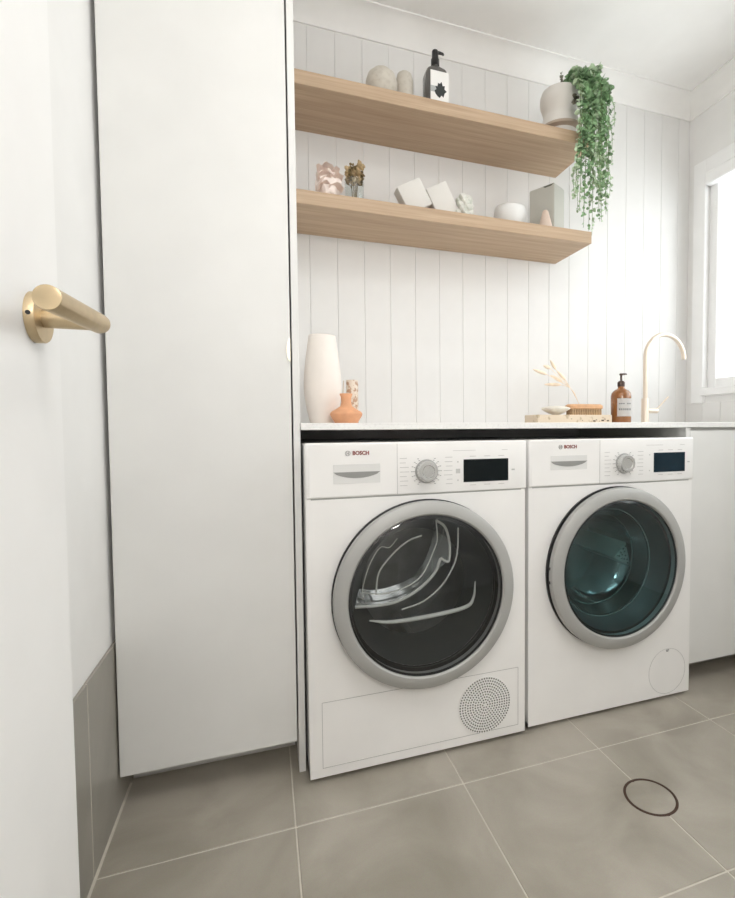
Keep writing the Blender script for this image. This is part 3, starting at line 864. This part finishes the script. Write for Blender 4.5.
b = new_bm(); add_tube(b, [(-.010, 0, .07), (-.0095, 0, .10), (-.007, 0, .136)], .0016, 8); obj('reed', b, M['reed'], tv, True)
b = new_bm(); add_lathe(b, [(0, 0), (.019, 0), (.0205, .003), (.0205, .148), (.0195, .150), (.018, .148), (.018, .13), (0, .13)], 28, cap=False)
tag(obj('speckled_tumbler', b, M['candle'], smooth=True, loc=(.196, .47, Z3)), 'slim speckled blush glass tumbler behind the terracotta vase', 'tumbler')

tr = thing('stone_tray', 'low travertine tray block under the brush and dish', 'tray', (1.058, .47, Z3))
b = new_bm(); add_box(b, -.170, .170, -.05, .05, 0, .034, .002, 2); obj('slab', b, M['travertine'], tr)
b = new_bm()
for (px, pz, s) in ((.085, .010, .006), (.095, .014, .004), (.125, .012, .007), (.135, .017, .004), (.150, .011, .006), (.110, .009, .003), (-.02, .018, .003), (.03, .012, .003)):
    add_box(b, px - s, px + s, -.0506, -.048, pz - s * .5, pz + s * .5, .001, 1)
o = obj('pores', b, M['pore'], tr); o['kind'] = 'stuff'
ZT = Z3 + .034
b = new_bm(); add_lathe(b, [(0, 0), (.014, 0), (.020, .004), (.040, .014), (.0555, .0235), (.0555, .0255), (.040, .031), (.018, .035), (0, .0355)], 36)
for v in b.verts:
    rr = math.hypot(v.co.x, v.co.y)
    if rr > .03: v.co.z += .0016 * math.cos(9 * math.atan2(v.co.y, v.co.x)) * (rr / .055)
tag(obj('shell_dish', b, M['shell'], smooth='all', loc=(.992, .46, ZT)), 'pale lidded shell-shaped dish on the left half of the stone tray', 'dish')
br = thing('scrub_brush', 'wooden scrubbing brush with straw bristles on the stone tray', 'brush', (1.120, .455, ZT))
b = new_bm(); loft(b, [super_ring(.074, .024, .0235, e=5), super_ring(.078, .027, .026, e=5), super_ring(.0785, .027, .037, e=5), super_ring(.072, .022, .0425, e=4)]); obj('handle', b, M['brushwood'], br, True)
tb = new_bm(); add_lathe(tb, [(0, .0), (.0040, .0), (.0034, .026), (0, .026)], 7); tuft = mesh_of('bristle_tuft', tb, M['bristle'], True)
for j in range(4):
    for i in range(13):
        obj('bristle_tuft', tuft, None, br, loc=(-.066 + i * .011, -.018 + j * .012, 0))
# dried grass leaning behind the brush
dg_ = thing('dried_grass', 'wispy dried bunny tail grass leaning behind the brush', 'dried grass', (1.105, .49, ZT))
heads = [((.885, 1.102), (.945, 1.085)), ((.960, 1.140), (.985, 1.105)), ((.935, 1.046), (1.010, 1.046)), ((.990, 1.100), (1.030, 1.066)), ((.962, 1.082), (1.015, 1.057)), ((.930, 1.118), (.962, 1.108))]
org = Vector((1.105, .49, ZT))
for i, (a, c) in enumerate(heads):
    yy = .50 + .012 * ((i * 7) % 5 - 2)
    k = (yy + 1.23) / 1.68
    tip = Vector(((a[0] + .094) * k - .094, yy, (a[1] - .88) * k + .88)); bs = Vector(((c[0] + .094) * k - .094, yy, (c[1] - .88) * k + .88))
    mid = Vector((1.085, .495, 1.036))
    b = new_bm(); add_tube(b, [q - org for q in smooth_path([(1.145, .49, ZT + .001), (1.115, .49, .985), mid, bs], 5)], .0011, 5); s = obj('stem', b, M['grass'], dg_, True)
    b = new_bm(); q = [bs.lerp(tip, t) - org for t in (0, .15, .4, .7, .9, 1)]
    add_tube(b, q, [.0018, .0055, .0072, .0060, .0035, .001], 10); obj('seed_head', b, M['grass'], s, True)

am = thing('amber_bottle', 'amber glass pump bottle with a white label beside the tap', 'bottle', (1.287, .44, Z3))
b = new_bm(); add_lathe(b, [(0, 0), (.037, 0), (.040, .004), (.040, .112), (.037, .124), (.028, .134), (.016, .140), (.013, .146), (.013, .152), (0, .152)], 40); obj('body', b, M['amber'], am, True)
b = new_bm()
a0, a1, n = math.radians(-150), math.radians(-25), 18
lo, hi = [], []
for k in range(n + 1):
    a = a0 + (a1 - a0) * k / n
    lo.append(b.verts.new((.0405 * math.cos(a), .0405 * math.sin(a), .028))); hi.append(b.verts.new((.0405 * math.cos(a), .0405 * math.sin(a), .100)))
for k in range(n): b.faces.new((lo[k], lo[k + 1], hi[k + 1], hi[k]))
bmesh.ops.solidify(b, geom=b.faces[:], thickness=.0004)
bmesh.ops.recalc_face_normals(b, faces=b.faces[:])
lb = obj('label', b, M['label'], am, True)
b = new_bm()
for zz, hh in ((.079, .0022), (.056, .0038)):
    for s in range(7):
        if s == 3 and hh < .003: continue
        a = math.radians(-140 + s * 11); a2 = math.radians(-140 + s * 11 + 8)
        q = [b.verts.new((.0413 * math.cos(t), .0413 * math.sin(t), z_)) for t, z_ in ((a, zz - hh), (a2, zz - hh), (a2, zz + hh), (a, zz + hh))]
        b.faces.new(q)
obj('printed_lines', b, M['print_grey'], lb)
b = new_bm(); add_lathe(b, [(0, 0), (.0145, 0), (.0150, .016), (.010, .022), (.0045, .024), (.0042, .044), (.0075, .046), (.0075, .052), (0, .053)], 20, (0, 0, .150)); pm = obj('pump', b, M['pump'], am, True)
b = new_bm(); add_tube(b, [(-.004, 0, .199), (.012, -.002, .2005), (.022, -.003, .201), (.0235, -.003, .198)], [.0045, .004, .003, .0025], 8); obj('spout', b, M['pump'], pm, True)

tp = thing('gooseneck_tap', 'champagne metal gooseneck tap on the worktop by the window', 'tap', (1.463, .50, Z3))
b = new_bm(); add_lathe(b, [(0, 0), (.0165, 0), (.0165, .004), (.0155, .006), (.0155, .104), (.0145, .107), (0, .107)], 28); obj('base', b, M['champagne'], tp, True)
b = new_bm(); rA = .1055
path = [(0, 0, .09), (0, 0, .18), (0, 0, .27)] + [(rA - rA * math.cos(PI * k / 20), 0, .283 + rA * .98 * math.sin(PI * k / 20)) for k in range(0, 20)] + [(2 * rA, 0, .283)]
add_tube(b, path, .0098, 16); obj('spout', b, M['champagne'], tp, True)
b = new_bm(); add_tube(b, [(.014, 0, .054), (.062, -.004, .054)], .0105, 16); hd = obj('mixer_body', b, M['champagne'], tp, True)
b = new_bm(); add_tube(b, [(.056, -.004, .058), (.085, -.006, .085), (.118, -.008, .116)], .0035, 10); obj('lever', b, M['champagne'], hd, True)

# ------------------------------------------------------------------ floor waste
fw = thing('floor_waste', 'dark bronze ring of the round tile-insert floor drain', 'floor drain', (.7602, -.3131, 0))
b = new_bm(); add_lathe(b, [(.0555, -.004), (.0545, .0006), (.0575, .0012), (.0608, .0006), (.0612, -.004)], 64, cap=False); obj('ring', b, M['rust'], fw, True)
b = new_bm(); add_lathe(b, [(0, .0007), (.0530, .0007), (.0545, -.002)], 64, cap=False); obj('tile_insert', b, M['tile'], fw, False)

# ------------------------------------------------------------------ added fill lamps (out of the picture)
t = thing('fill_panel_lamp', 'added fill lamp, a flat white ceiling panel just inside the doorway', 'ceiling lamp', (.45, -.98, ZC))  # added fill, unseen: brightens the cupboard and machine fronts
b = new_bm(); add_box(b, -.56, .56, -.28, .28, -.024, -.0005, .003, 1); obj('housing', b, M['window_white'], t)
d = bpy.data.lights.new('fill_panel_light', 'AREA'); d.shape = 'RECTANGLE'; d.size = 1.06; d.size_y = .50; d.energy = PANEL_FILL_POWER; d.color = (1, .98, .955)
lo_ = bpy.data.objects.new('fill_panel_light', d); C.objects.link(lo_); lo_.parent = t; lo_.location = (0, 0, -.026)
t = thing('hall_fill_globe', 'added fill lamp, a round glowing globe hanging in the hall behind the doorway', 'pendant lamp', (.06, -2.0, 1.75))  # added unseen globe, throws frontal fill through the doorway
b = new_bm(); add_tube(b, [(0, 0, .10), (0, 0, .648)], .004, 8); obj('cord', b, M['black'], t)
b = new_bm(); add_lathe(b, [(.0, .11), (.03, .11), (.04, .085), (.03, .082), (0, .082)], 24); obj('cap', b, M['champagne'], t, True)
gm = bpy.data.materials.new('fill_globe_glow'); gm.use_nodes = True
pb = gm.node_tree.nodes['Principled BSDF']
pb.inputs['Emission Color'].default_value = (1, .97, .94, 1)
pb.inputs['Emission Strength'].default_value = HALL_FILL_POWER / (4 * PI * PI * .15 ** 2)
b = new_bm(); bmesh.ops.create_uvsphere(b, u_segments=24, v_segments=14, radius=.15)
obj('globe', b, gm, t, 'all', loc=(0, 0, -.067))
